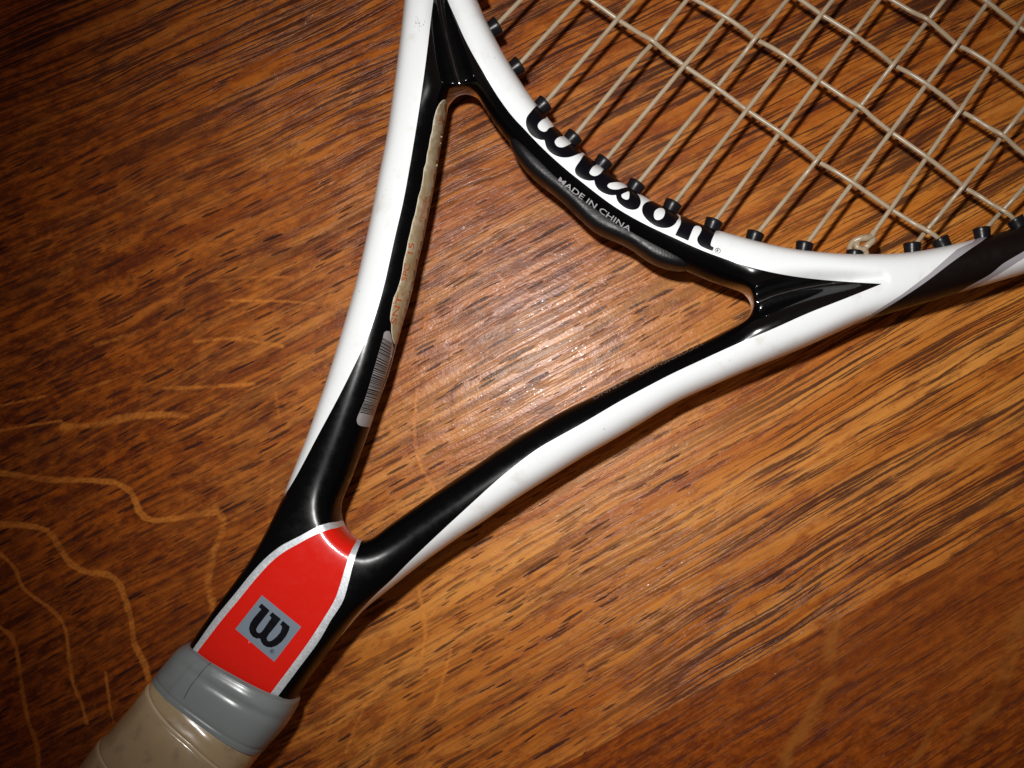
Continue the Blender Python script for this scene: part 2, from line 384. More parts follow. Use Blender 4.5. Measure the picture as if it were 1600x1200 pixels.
def plank(kind, va, vb, flecks, step):
    us = np.concatenate([np.linspace(-3600, -1150, 12)[:-1], np.arange(-1150, 1150, step), np.linspace(1150, 3600, 12)])
    lo, hi = max(va, -900), min(vb, 900)
    vs = np.arange(lo, hi, step)
    if va < lo: vs = np.concatenate([np.linspace(va, lo, 10)[:-1], vs])
    vs = np.concatenate([vs, [hi - 0.8, hi]]) if vb == hi else np.concatenate([vs, np.linspace(hi, vb, 10)])
    vs = np.unique(np.round(vs, 3))
    U, V = np.meshgrid(us, vs, indexing='ij'); nu, nv = U.shape
    px = G0[0] + U * GU[0] + V * GV[0]; py = G0[1] + U * GU[1] + V * GV[1]
    Z = np.zeros_like(U)
    ed = np.minimum(np.abs(V - SEAM), 9)                 # eased arris at the joint
    X = (px - NX) * S; Y = -(py - NY) * S
    top = np.stack([X, Y, Z], -1).reshape(-1, 3)
    idx = np.arange(nu * nv).reshape(nu, nv)
    q = np.stack([idx[:-1, :-1], idx[:-1, 1:], idx[1:, 1:], idx[1:, :-1]], -1).reshape(-1, 4)
    # skirt: sides and underside
    loop = np.concatenate([idx[:, 0], idx[-1, 1:], idx[::-1, -1][1:], idx[0, ::-1][1:-1]])
    n0 = len(top); low = top[loop].copy(); low[:, 2] = -0.024
    m = len(loop); a = np.arange(m); b2 = (a + 1) % m
    sk = np.stack([loop[a], loop[b2], n0 + b2, n0 + a], -1)
    verts = np.concatenate([top, low]); 
    me = bpy.data.meshes.new("plank"); me.vertices.add(len(verts)); me.vertices.foreach_set("co", verts.ravel())
    faces = np.concatenate([q, sk]); nl = faces.size + m
    me.loops.add(nl); me.polygons.add(len(faces) + 1)
    me.loops.foreach_set("vertex_index", np.concatenate([faces.ravel(), n0 + a]).astype(np.int32))
    me.polygons.foreach_set("loop_start", np.concatenate([np.arange(len(faces)) * 4, [faces.size]]).astype(np.int32))
    me.polygons.foreach_set("loop_total", np.concatenate([np.full(len(faces), 4), [m]]).astype(np.int32))
    me.update(calc_edges=True); me.validate()
    # grain coordinates with a slow bend, and the figure drawn on this board
    ub = U; vb_ = V + 0.00010 * U * (V + 60)
    uvv = np.stack([ub / 100, vb_ / 100], -1).reshape(-1, 2); uvv = np.concatenate([uvv, uvv[loop]])
    uvl = me.uv_layers.new(name="grain")
    li = np.zeros(len(me.loops), np.int32); me.loops.foreach_get("vertex_index", li)
    uvl.data.foreach_set("uv", uvv[li].ravel().astype(np.float32))
    pts = np.stack([px.ravel(), py.ravel()], -1)
    F = np.zeros(len(pts))
    for line, w, s in flecks:
        ln = spline(line, 14); r = 3.2 * w
        near = np.where((pts[:, 0] > ln[:, 0].min() - r) & (pts[:, 0] < ln[:, 0].max() + r) & (pts[:, 1] > ln[:, 1].min() - r) & (pts[:, 1] < ln[:, 1].max() + r))[0]
        if len(near): F[near] = np.maximum(F[near], s * np.exp(-(seg_dist(pts[near], ln) / (0.95 * w)) ** 2))
    x, y = pts[:, 0], pts[:, 1]
    # how red the old stain is, plus painted light falloff (darker left and top), and where the pores are short dashes
    vd = (x - 960) * GV[0] + (y - 735) * GV[1]                          # paler band through the middle, also painting in the flash's brighter centre
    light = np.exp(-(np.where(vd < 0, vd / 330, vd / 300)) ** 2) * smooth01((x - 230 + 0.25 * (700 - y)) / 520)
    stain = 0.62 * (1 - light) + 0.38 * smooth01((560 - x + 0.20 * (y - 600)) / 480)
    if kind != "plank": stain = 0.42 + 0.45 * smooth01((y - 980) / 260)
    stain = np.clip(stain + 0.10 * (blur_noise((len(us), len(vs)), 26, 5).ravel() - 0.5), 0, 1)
    short = smooth01((y - 150 + 0.10 * (900 - x)) / 260) * (1 - smooth01((x - 1050 + 0.35 * (y - 600)) / 260))
    short = np.clip(short + 0.15, 0, 1)
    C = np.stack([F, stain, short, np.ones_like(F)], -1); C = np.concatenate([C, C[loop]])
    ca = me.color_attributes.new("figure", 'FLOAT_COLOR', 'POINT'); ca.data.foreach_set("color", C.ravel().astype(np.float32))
    me.polygons.foreach_set("use_smooth", np.zeros(len(me.polygons), bool))
    me.materials.append(wood_mat(kind))
    o = bpy.data.objects.new("plank", me); col.objects.link(o); o.parent = table
    return o
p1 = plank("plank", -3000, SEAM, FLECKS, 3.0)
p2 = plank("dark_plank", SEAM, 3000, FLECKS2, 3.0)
p2["label"] = "darker fine-grained plank"
M_shadowgap = None

# ------------------------------------------------------------------ outlines traced on the racket (photo pixels)
left_sil = [(646,-220),(641,-150),(637,-80),(635,-30),(633.5,0),(631,28),(625.6,75),(618,131),(612.5,169),(604,225),(596,262),(588.8,299),(579.4,348),(565,413),(556,449),(540,505),(525,554),(510.6,600),(499,632),(482.5,680.6),(465.6,722),(450.6,761),(439,789),(421,828),(392.5,879),(362.5,919),(330.6,962),(304.4,999.4),(284,1026),(258,1061)]
right_sil = [(424,1148),(448,1112),(465.6,1084.7),(480.6,1063),(505,1029),(531,995.6),(559,962),(578,944),(606,922.5),(635,899),(665,876),(710,844),(747.5,820),(785,794),(822.5,769),(855,749),(911,714),(967.5,682),(1014,654),(1061,626),(1114,602.5),(1170,578),(1226,555.6),(1273,535.5),(1320,514),(1345,503),(1408.7,484),(1472.5,465),(1536,446),(1600,427.6),(1700,393),(1800,352)]
hoop_in = [(1768,280),(1680,322),(1600,352),(1555,365.5),(1510,377.5),(1465,388),(1420,395.5),(1380,398.5),(1320,398.7),(1275,395.7),(1236,391),(1200,383.5),(1155,371),(1119,360.5),(1084.5,348),(1053,332.5),(1015.5,314),(981,293),(959.5,278.5),(940,263),(911.5,239.5),(892,224),(865,196),(841,168),(822.5,142.5),(802,110.6),(785,82.5),(770,54),(758.8,32),(745.6,0),(733,-30),(722,-80),(715,-150),(714,-220)]
throat = [(699.7,157),(702.5,152),(710,145),(723,142),(734,142.5),(744,148),(751,159),(766,183),(787,211),(830,258),(880,306),(940,351),(1000,387),(1040,408),(1083,427),(1114,440),(1142,449),(1164,456.5),(1172,465),(1175.6,477),(1173,487),(1167,498),(1151,508),(1114,527.5),(1067,550),(1020,571.6),(992,586),(930,618),(879,642.5),(836,667.5),(785,699),(738,731),(691,763),(644,795.6),(607,822),(588,837.5),(576,843.5),(566,845),(557,842),(548,834),(539,825),(533.5,815),(531,802),(531.5,788),(537,772.5),(550,742.5),(563,707),(578,665.6),(589,632),(601,600),(607.5,580),(618,541),(626,512.5),(637.5,475),(647,436),(653,405),(662,369),(671,324),(677,294),(685,247),(693,200),(696.5,183)]
def fairline(p, sig, closed=False):
    k = int(3 * sig); w = np.exp(-0.5 * (np.arange(-k, k + 1) / sig) ** 2); w /= w.sum()
    if closed: q = np.concatenate([p[-k:], p, p[:k]])
    else: q = np.concatenate([2 * p[0] - p[k:0:-1], p, 2 * p[-1] - p[-2:-k - 2:-1]])
    return np.stack([np.convolve(q[:, c], w, 'valid') for c in (0, 1)], -1)
OUT = np.concatenate([fairline(spline(left_sil), 4), fairline(spline(right_sil), 4), fairline(spline(hoop_in), 4)])
THR = fairline(spline(throat, closed=True), 1.6, True)

white_left_edge = [(687,-80),(682,-35),(677,0),(673.5,28),(668.8,69),(662,122),(653.8,178),(649,208),(641,256),(630,316),(618.8,363),(608,412),(600,447),(590.6,480.6),(579,516),(564,550),(547.5,584),(533,613),(520,637.5),(493.8,686),(475,722),(457,755),(446,771),(434,785),(420,800)]
hoop_white_edge = [(687,-80),(692,-30),(698.8,0),(710,24),(721,50.6),(738,84),(757,116),(775.6,148),(801,183),(814,196),(844,228),(880,261),(910,285),(957,321),(1005,349),(1050,370),(1095,390.5),(1140,407),(1170,417),(1217,428),(1263.8,435),(1320,440),(1378,443.5)]
arm_white_edge = [(1378,443.5),(1322,466),(1262,489.5),(1207.5,514),(1151,537.5),(1095,563),(1052,583),(1023.8,597.5),(967.5,627.5),(911,661),(860.6,689),(838,702),(816,719),(798,732.5),(775.6,751),(728.8,793.8),(682,837),(635,882),(612,906),(587.5,928),(568.8,947),(550,969),(533,993)]
PAINT = []                      # (name, region polygon in the picture), later ones lie on top
wl = np.concatenate([fairline(spline(white_left_edge), 3), [(400,830),(380,830),(480,500),(560,100),(580,-320),(687,-320)]])
wr = np.concatenate([fairline(spline(hoop_white_edge), 3), fairline(spline(arm_white_edge), 3)[1:], [(528,1005),(560,1030),(640,960),(800,840),(960,740),(1200,630),(1400,540),(1620,480),(1860,400),(1860,-320),(687,-320)]])
sw1 = lin([(1558,345),(1521,377.6),(1496,389),(1451,428.6),(1408.7,460.5),(1366,488),(1332,507),(1300,535),(1330,560),(1440,520),(1545,487),(1580,470),(1575,438),(1600,403),(1640,380),(1700,340),(1640,310)])
bb = np.concatenate([spline([(1575,345),(1536,375.5),(1515,390),(1485,411.6),(1442.7,443.5),(1398,473),(1360,496.6),(1330,520)]), [(1360,540),(1440,515),(1500,490)], spline([(1480,467),(1515,446.7),(1547,428.6),(1568,411.6),(1600,392.5),(1640,368),(1690,335)]), [(1640,300)]])
white3 = np.concatenate([spline([(1518,452),(1542.6,439),(1568,424),(1600,403.5),(1640,381),(1700,345)]), [(1900,330),(1820,440),(1600,470),(1530,480)]])
trim = np.concatenate([spline([(546,800),(532,813.5),(514,817),(495.6,823),(467.5,838),(439,853),(415,872),(392.5,896),(370,924),(336,965.6),(309,1003),(285,1036)]), [(250,1080),(380,1180)], spline([(420,1107),(434,1088),(465.6,1046),(497.5,1003),(516,971),(535,941),(544,913),(552,881),(559,859),(565.5,844)]), [(580,825)]])
badge = np.concatenate([spline([(542,818),(529,824),(514,827.5),(492,836),(467.5,849),(443,863),(422.5,879.5),(400,904),(373.8,936),(345.6,970),(319,1004.5),(290,1042)]), [(262,1084),(376,1168)], spline([(402,1110),(420.6,1086),(456,1039),(483,1001.5),(505,967.5),(522,939),(531,915),(538.8,888.8),(548,862),(557.5,844)]), [(574,818)]])
plate = lin([(409.3,930),(470.5,979.5),(428.5,1034),(367.7,983)])
def off(pts, ox, oy, k): return [(ox + x / k, oy + y / k) for x, y in pts]
logo = lin(off([(487,228),(615,340),(505,480),(430,580),(402,635),(415,678),(450,693),(485,675),(520,630),(640,455),(610,415),(655,365),(790,472),(700,590),(600,710),(567,768),(577,808),(610,822),(650,808),(720,750),(780,680),(805,612),(800,578),(775,560),(820,500),(930,592),(910,660),(870,740),(800,830),(720,890),(640,918),(570,910),(515,880),(482,830),(468,785),(455,775),(410,778),(350,750),(305,690),(290,620),(310,540),(360,460),(482,320),(440,285)], 360, 920, 10), 1.6)
B4 = lambda p: off(p, 760, 140, 6.667)
B5 = lambda p: off(p, 960, 260, 6.667)
let_w = spline(B4([(520,165),(470,222),(425,280),(411,340),(423,400),(455,455),(500,495),(555,520),(603,525)]), 2)
let_w = np.concatenate([let_w, spline(B4([(607,530),(612,560),(630,610),(670,655),(730,690),(800,706),(870,701),(940,675),(1003,643)]), 2), B4([(1060,600),(900,440),(760,320),(640,170),(590,120)])])
let_ils = np.concatenate([spline(B4([(1012,675),(1003,692),(975,740),(940,790),(922,830),(930,875),(965,910),(1010,935),(1070,948),(1122,944)]), 2),
    spline(B4([(1128,960),(1130,980),(1150,1020),(1190,1060),(1240,1085),(1300,1100),(1345,1098)]), 2),
    spline(B5([(17,300),(22,330),(40,370),(80,410),(130,440),(190,452),(240,440),(268,405),(275,360),(262,315),(238,280)]), 2), B5([(290,240),(140,130),(-150,-90),(-270,-180)])])
let_o = spline(B5([(345,368),(302,400),(288,450),(300,500),(335,550),(390,600),(450,630),(520,641),(580,632),(630,600),(655,562),(676,520),(640,480),(560,420),(480,372),(420,355)]), 2, closed=True)
let_n = np.concatenate([spline(B5([(690,535),(694,560),(688,600),(660,660),(633,715)]), 2), B5([(768,774)]), spline(B5([(770,772),(790,720),(810,670),(832,628),(852,618),(885,622),(905,640),(908,660),(890,700),(866,742),(865,780),(890,820),(940,850),(1020,881)]), 2), spline(B5([(1022,878),(1035,845),(1012,832),(1003,820),(1010,780),(1035,720),(1057,668)]), 2), B5([(1090,620),(900,520),(760,450),(700,480)])])
c1 = spline(B4([(650,255),(720,350),(700,375),(650,400),(625,430),(592,437),(552,415),(535,380),(547,345),(590,305),(630,285)]), 2, closed=True)
c2 = spline(B4([(830,440),(925,540),(890,552),(840,580),(790,600),(740,590),(712,550),(725,515),(765,485),(805,472)]), 2, closed=True)
c3 = spline(B4([(1170,740),(1260,820),(1218,834),(1190,870),(1150,895),(1110,897),(1074,870),(1085,835),(1110,800),(1140,775)]), 2, closed=True)
c4 = spline(B4([(1300,970),(1390,966),(1500,1000),(1420,1025),(1360,1040),(1300,1035),(1262,1010),(1268,985)]), 2, closed=True)
c5 = spline(B4([(1484,1060),(1490,1100),(1480,1140),(1450,1145),(1415,1125),(1407,1095),(1440,1075)]), 2, closed=True)
c6 = spline(B5([(470,433),(510,440),(526,465),(525,490),(508,532),(465,558),(425,550),(411,510),(425,460)]), 2, closed=True)
PAINT = [("white_panel", 0, wl), ("white_panel", 1, wr), ("silver_band", 0, sw1), ("black_band", 0, bb), ("white_panel", 1, white3),
         ("silver_trim", 0, trim), ("red_badge", 0, badge), ("logo_plate", 0, plate), ("logo_letter", 0, logo),
         ("letter", 0, let_w), ("letter", 1, let_ils), ("letter", 2, let_o), ("letter", 3, let_n)] + [("white_panel", 1, c) for c in (c1, c2, c3, c4, c5, c6)]
PMAT = {"frame": M_black, "white_panel": M_white, "silver_band": M_band, "black_band": M_satin, "silver_trim": M_silver,
        "red_badge": M_red, "logo_plate": M_plate, "logo_letter": M_letter, "letter": M_letter}

# ------------------------------------------------------------------ inflating an outline into a rounded tube body
def ring_points(poly, ds, hole):
    n = len(poly); prev, nxt = np.roll(poly, 1, 0), np.roll(poly, -1, 0)
    t = nxt - prev; t /= np.maximum(np.linalg.norm(t, axis=1), 1e-9)[:, None]
    nrm = np.stack([-t[:, 1], t[:, 0]], -1)
    x, y = poly[:, 0], poly[:, 1]; area = np.sum(x * np.roll(y, -1) - np.roll(x, -1) * y)
    sgn = (1 if area > 0 else -1) * (-1 if hole else 1)
    return [poly + nrm * sgn * d for d in ds]

def mesh2d(outer, holes, lines, step):
    verts = [outer]; edges = []; n = 0
    def add_loop(p, closed=True):
        nonlocal n
        k = len(p); edges.extend((n + i, n + (i + 1) % k) for i in range(k if closed else k - 1)); n += k
    add_loop(outer)
    for h in holes: verts.append(h); add_loop(h)
    dom = lambda q: inside(q, outer) & ~np.any([inside(q, h) for h in holes] or [np.zeros(len(q), bool)], axis=0)
    extra = []
    for p, hole in [(outer, False)] + [(h, True) for h in holes]:
        for r in ring_points(p, (0.18, 0.6, 1.4, 2.7, 4.6), hole): extra.append(r)
    mn, mx = outer.min(0), outer.max(0)
    gx = np.arange(mn[0], mx[0], step); gy = np.arange(mn[1], mx[1], step * 0.866)
    GX, GY = np.meshgrid(gx, gy, indexing='ij'); GX = GX + (np.arange(len(gy)) % 2)[None, :] * step / 2
    g = np.stack([GX.ravel(), GY.ravel()], -1); g = g[dom(g)]
    bd = np.concatenate([outer] + list(holes))
    # keep grid points off the outline and the paint lines
    from mathutils.kdtree import KDTree
    def far(q, ref, dist):
        kd = KDTree(len(ref))
        for i, r in enumerate(ref): kd.insert((r[0], r[1], 0), i)
        kd.balance()
        return np.array([kd.find((a[0], a[1], 0))[2] > dist for a in q], bool)
    g = g[far(g, bd, 6.0)]
    ex = np.concatenate(extra); ex = ex[dom(ex)]
    ll = [l for l in lines]
    if ll:
        allp = np.concatenate(ll); g = g[far(g, allp, 1.3)]; ex = ex[far(ex, allp, 0.35)]
    for l in ll: verts.append(l); add_loop(l)
    verts.append(ex); verts.append(g)
    V = np.concatenate(verts)
    vo, eo, fo, ov, oe, of = delaunay_2d_cdt([Vector(p) for p in V], edges, [], 0, 1e-5, False)
    P = np.array([(p.x, p.y) for p in vo]); F = np.array([f for f in fo if len(f) == 3])
    c = P[F].mean(1); F = F[dom(c)]
    a = P[F]; ar = (a[:, 1, 0] - a[:, 0, 0]) * (a[:, 2, 1] - a[:, 0, 1]) - (a[:, 1, 1] - a[:, 0, 1]) * (a[:, 2, 0] - a[:, 0, 0])
    F = F[np.abs(ar) > 1e-7]; ar = ar[np.abs(ar) > 1e-7]
    F[ar < 0] = F[ar < 0][:, ::-1]
    used = np.unique(F); mp = -np.ones(len(P), int); mp[used] = np.arange(len(used))
    P = P[used]; F = mp[F]
    # outline vertices = edges used once
    E = np.sort(np.concatenate([F[:, [0, 1]], F[:, [1, 2]], F[:, [2, 0]]]), axis=1)
    key = E[:, 0].astype(np.int64) * len(P) + E[:, 1]; k, cnt = np.unique(key, return_counts=True)
    b = k[cnt == 1]; bnd = np.zeros(len(P), bool); bnd[(b // len(P))] = True; bnd[(b % len(P))] = True
    return P, F, bnd

def poisson(P, F, bnd):
    """finite elements: laplacian u = -1 with u = 0 on the outline, so sqrt(2u) is a round section"""
    a, b, c = P[F[:, 0]], P[F[:, 1]], P[F[:, 2]]
    ar = 0.5 * ((b[:, 0] - a[:, 0]) * (c[:, 1] - a[:, 1]) - (b[:, 1] - a[:, 1]) * (c[:, 0] - a[:, 0]))
    ar = np.maximum(ar, 1e-6)
    def cot(o, p, q):
        x, y = p - o, q - o
        return np.sum(x * y, 1) / (2 * ar)
    n = len(P); kk, ww = [], []
    for (p, q, o) in ((0, 1, 2), (1, 2, 0), (2, 0, 1)):
        w = 0.5 * cot(P[F[:, o]], P[F[:, p]], P[F[:, q]])
        lo, hi = np.minimum(F[:, p], F[:, q]), np.maximum(F[:, p], F[:, q])
        kk.append(lo.astype(np.int64) * n + hi); ww.append(w)
    K, inv = np.unique(np.concatenate(kk), return_inverse=True)
    We = np.clip(np.bincount(inv, np.concatenate(ww), len(K)), 1e-4, 60)
    I = np.concatenate([K // n, K % n]); J = np.concatenate([K % n, K // n]); W = np.concatenate([We, We])
    D = np.bincount(I, W, n)
    rhs = np.bincount(F.ravel(), np.repeat(ar / 3, 3), n)
    fr = ~bnd
    def A(x): return np.where(fr, D * x - np.bincount(I, W * x[J], n), 0)
    Dp = np.where(D > 1e-9, D, 1)
    x = np.zeros(n); r = np.where(fr, rhs, 0); z = r / Dp; p = z.copy(); rz = r @ z; r0 = rz
    for _ in range(1500):
        Ap = A(p); al = rz / max(p @ Ap, 1e-30); x += al * p; r -= al * Ap
        z = np.where(fr, r / Dp, 0); rn = r @ z
        if rn < 1e-11 * r0: break
        p = z + (rn / rz) * p; rz = rn
    return np.maximum(x, 0)

def smooth_u(P, u, bnd, k=44, rad=11.0):
    """moving quadratic fit: removes the grain of the irregular mesh from the section height"""
    from mathutils.kdtree import KDTree
    n = len(P); kd = KDTree(n)
    for i in range(n): kd.insert((P[i, 0], P[i, 1], 0), i)
    kd.balance()
    I = np.empty((n, k), int); D = np.empty((n, k))
    for i in range(n):
        r = kd.find_n((P[i, 0], P[i, 1], 0), k)
        for j, (c, q, d) in enumerate(r): I[i, j] = q; D[i, j] = d
    R = np.maximum(np.minimum(D[:, -1], rad), 6.0)[:, None]
    # each sample counts for the area it stands for, so crowded lines do not pull the fit
    area = np.minimum(D[:, 6], 4.0) ** 2 + 0.02
    w = np.clip(1 - (D / (R * 1.02)) ** 2, 0, 1) ** 2 * area[I] + 1e-9
    dx = (P[I, 0] - P[:, :1]) / R; dy = (P[I, 1] - P[:, 1:]) / R
    A = np.stack([np.ones_like(dx), dx, dy, dx * dx, dx * dy, dy * dy], -1)
    M = np.einsum('nki,nk,nkj->nij', A, w, A); M += 1e-7 * np.trace(M, axis1=1, axis2=2)[:, None, None] * np.eye(6)
    b = np.einsum('nki,nk,nk->ni', A, w, u[I])
    fit = np.linalg.solve(M, b[..., None])[:, 0, 0]
    bp = P[bnd]; kb = KDTree(len(bp))
    for i, q in enumerate(bp): kb.insert((q[0], q[1], 0), i)
    kb.balance()
    db = np.array([kb.find((q[0], q[1], 0))[2] for q in P])
    f = smooth01((db - 1.2) / 3.5)
    return np.maximum(u * (1 - f) + fit * f, 0)

V1 = spline([(722,143),(712,110),(700,60),(692,10),(688,-75)]); V2 = spline([(1176,478),(1212,464),(1270,452),(1330,446),(1378,443)])
def frame_h(P, u):
    r = np.sqrt(2 * u); k = np.full(len(P), 1.5); Hs = np.full(len(P), 62.0)
    for line, w in ((V1, 15.0), (V2, 15.0)):              # sunken webs where bridge and arms meet, with a steep edge to the throat
        d = seg_dist(P, line); t0 = np.linalg.norm(P - line[0], axis=1); tot = np.linalg.norm(line[-1] - line[0])
        s = np.clip(t0 / tot, 0, 1); ww = w * (1.75 - 1.15 * s)
        Hs *= 1 - 0.60 * (1 - s) ** 0.6 * np.exp(-(d / ww) ** 2)
        k += 0.7 * np.exp(-(t0 / 42.0) ** 2)
    return k * r / (1 + (k * r / Hs) ** 4) ** 0.25

def bodies3d(P, F, bnd, h):
    """double the planar mesh into an upper and a lower skin (shared along the outline)"""
    z = zc_of(P[:, 0], P[:, 1]); f = S * (H - z) / H
    X = (P[:, 0] - NX) * f; Y = -(P[:, 1] - NY) * f; dz = h * S
    n = len(P); low = np.arange(n); low[~bnd] = n + np.arange((~bnd).sum())
    top = np.stack([X, Y, z + dz], -1); bot = np.stack([X, Y, z - dz], -1)[~bnd]
    return np.concatenate([top, bot]), F[:, ::-1], low[F]

def vnormals(V, T):
    a, b, c = V[T[:, 0]], V[T[:, 1]], V[T[:, 2]]; fn = np.cross(b - a, c - a)
    N = np.zeros_like(V)
    for k in range(3):
        p, q, r = V[T[:, k]], V[T[:, (k + 1) % 3]], V[T[:, (k + 2) % 3]]
        e1 = q - p; e2 = r - p
        cs = np.sum(e1 * e2, 1) / np.maximum(np.linalg.norm(e1, axis=1) * np.linalg.norm(e2, axis=1), 1e-18)
        an = np.arccos(np.clip(cs, -1, 1))
        un = fn / np.maximum(np.linalg.norm(fn, axis=1), 1e-18)[:, None]
        for d in range(3): N[:, d] += np.bincount(T[:, k], un[:, d] * an, len(V))
    return N / np.maximum(np.linalg.norm(N, axis=1), 1e-12)[:, None]

# first pass without paint: gives the surface on which the traced paint lines are found by sight lines
P, F, B = mesh2d(OUT, [THR], [], 7.0)
h = frame_h(P, poisson(P, F, B)); V3, TT, TB = bodies3d(P, F, B, h)
bvh0 = BVHTree.FromPolygons([tuple(v) for v in V3], [tuple(map(int, t)) for t in TT])
EYE = Vector((0, 0, H))
def plan(pts):
    out = []
    for x, y in pts:
        loc, nr, i, d = bvh0.ray_cast(EYE, ray_dir(x, y))
        if loc is None: out.append((x, y)); continue
        # planar coordinates of that surface point
        q = np.array([x, y], float)
        for _ in range(4):
            z = float(zc_of(q[0], q[1])); f = S * (H - z) / H
            q = np.array([loc.x / f + NX, -loc.y / f + NY])
        out.append(tuple(q))
    return np.array(out)
paint2 = [(nm, k, plan(poly)) for nm, k, poly in PAINT]

P, F, B = mesh2d(OUT, [THR], [p for _, _, p in paint2], 4.5)
h = frame_h(P, smooth_u(P, poisson(P, F, B), B)); V3, TT, TB = bodies3d(P, F, B, h)
cen = P[F].mean(1); reg = np.zeros(len(F), int); keys = [("frame", 0)]
for nm, k, poly in paint2:
    if (nm, k) not in keys: keys.append((nm, k))
    reg[inside(cen, poly)] = keys.index((nm, k))
NRM = vnormals(V3, np.concatenate([TT, TB]))

racket = bpy.data.objects.new("tennis_racket", None); col.objects.link(racket)
racket.location = (0, 0, 0)
racket["label"] = "black and white tennis racket with red throat badge lying on the wooden table"
racket["category"] = "tennis racket"

frame = None; made = {}
for i, (nm, k) in enumerate(keys):
    sel = reg == i
    if not sel.any(): continue
    T = np.concatenate([TT[sel], TB[sel]]) if nm in ("frame", "white_panel", "silver_band", "black_band", "silver_trim", "red_badge") else TT[sel]
    if nm in ("logo_plate", "logo_letter", "letter"):       # print is only on the upper face; the lower face keeps the ground colour
        g = {"logo_plate": ("red_badge", 0), "logo_letter": ("red_badge", 0), "letter": ("white_panel", 1)}[nm]
        made.setdefault(g, []).append(TB[sel])
    made.setdefault((nm, k), []).append(T)
for i, (nm, k) in enumerate(keys):
    if (nm, k) not in made: continue
    T = np.concatenate(made[(nm, k)]); used = np.unique(T); mp = -np.ones(len(V3), int); mp[used] = np.arange(len(used))
    o = obj(nm, V3[used], mp[T], PMAT[nm], racket if nm == "frame" else frame, normals=NRM[used])
    if nm == "frame":
        frame = o; q = np.stack(to_px(V3[used][:, 0], V3[used][:, 1], V3[used][:, 2]), -1)
        pol = np.exp(-(np.minimum(seg_dist(q, V1), seg_dist(q, V2)) / 42.0) ** 4)
        pa = o.data.attributes.new("polish", 'FLOAT', 'POINT'); pa.data.foreach_set("value", pol.astype(np.float32))
bvh = BVHTree.FromPolygons([tuple(v) for v in V3], [tuple(map(int, t)) for t in np.concatenate([TT, TB])])

# ------------------------------------------------------------------ thin things stuck or printed on a surface
def on_surface(x, y, lift, tree=None):
    t = tree or bvh
    loc, nr, i, d = t.ray_cast(EYE, ray_dir(x, y))
    if loc is None:
        m = mid(x, y); loc, nr, i, d = t.find_nearest(m)
    if loc is None: print('BAD', x, y, m); nr=Vector((0,0,1)); loc=m
    if nr.dot(EYE - loc) < 0: nr = -nr
    return loc + nr * lift

def decal(name, poly, mat, parent, lift, step=4.0, tree=None, thick=0.0, edge=None):
    poly = np.array(poly); Pd, Fd, Bd = mesh2d_simple(poly, step)
    up = [on_surface(x, y, lift, tree) for x, y in Pd]
    if not thick: return obj(name, up, Fd[:, ::-1], mat, parent)
    dn = [on_surface(x, y, lift - thick, tree) for x, y in Pd]; n = len(up)
    fs = [tuple(f[::-1]) for f in Fd]; mi = [0] * len(fs)
    E = {}
    for f in Fd:
        for a, b in ((f[0], f[1]), (f[1], f[2]), (f[2], f[0])): E[(a, b)] = 1
    for (a, b) in E:
        if (b, a) not in E: fs.append((a, b, n + b, n + a)); mi.append(1)
    return obj(name, up + dn, fs, [mat, edge or mat], parent, midx=mi)

def mesh2d_simple(poly, step):
    mn, mx = poly.min(0), poly.max(0)
    gx, gy = np.meshgrid(np.arange(mn[0], mx[0], step), np.arange(mn[1], mx[1], step))
    g = np.stack([gx.ravel() + 0.13, gy.ravel() + 0.17], -1); g = g[inside(g, poly)]
    V = np.concatenate([poly, g]); n = len(poly)
    vo, eo, fo, *_ = delaunay_2d_cdt([Vector(p) for p in V], [(i, (i + 1) % n) for i in range(n)], [], 0, 1e-5, False)
    Pd = np.array([(p.x, p.y) for p in vo]); Fd = np.array(fo); Fd = Fd[inside(Pd[Fd].mean(1), poly)]
    a = Pd[Fd]; ar = (a[:, 1, 0] - a[:, 0, 0]) * (a[:, 2, 1] - a[:, 0, 1]) - (a[:, 1, 1] - a[:, 0, 1]) * (a[:, 2, 0] - a[:, 0, 0])
    Fd[ar < 0] = Fd[ar < 0][:, ::-1]
    return Pd, Fd, None

def text_on(name, body, path, size, mat, parent, lift=0.00018, up=1.0, vscale=1.0, tree=None, bold=0.0, fit=True, shear=0.0):
    cu = bpy.data.curves.new(name, 'FONT'); cu.body = body; cu.size = 1.0; cu.resolution_u = 3; cu.offset = bold
    t = bpy.data.objects.new(name, cu); col.objects.link(t)
    dg = bpy.context.evaluated_depsgraph_get(); me = bpy.data.meshes.new_from_object(t.evaluated_get(dg))
    vs = np.array([v.co[:2] for v in me.vertices]); fs = [tuple(p.vertices) for p in me.polygons]
    bpy.data.objects.remove(t); bpy.data.curves.remove(cu); bpy.data.meshes.remove(me)
    path = spline(path, 2.0); seg = np.linalg.norm(np.diff(path, axis=0), axis=1); cum = np.concatenate([[0], np.cumsum(seg)])
    x0, x1 = vs[:, 0].min(), vs[:, 0].max(); y1 = vs[:, 1].max()
    xs = (vs[:, 0] - x0) / (x1 - x0) * cum[-1]; ys = vs[:, 1] / y1 * size * vscale
    xs = xs + ys * shear
    px = np.interp(xs, cum, path[:, 0]); py = np.interp(xs, cum, path[:, 1])
    tg = np.gradient(path, axis=0); tx = np.interp(xs, cum, tg[:, 0]); ty = np.interp(xs, cum, tg[:, 1]); L = np.hypot(tx, ty)
    nx, ny = ty / L, -tx / L
    V = [on_surface(a, b, lift, tree) for a, b in zip(px + nx * ys, py + ny * ys)]
    return obj(name, V, fs, mat, parent, smooth=False)

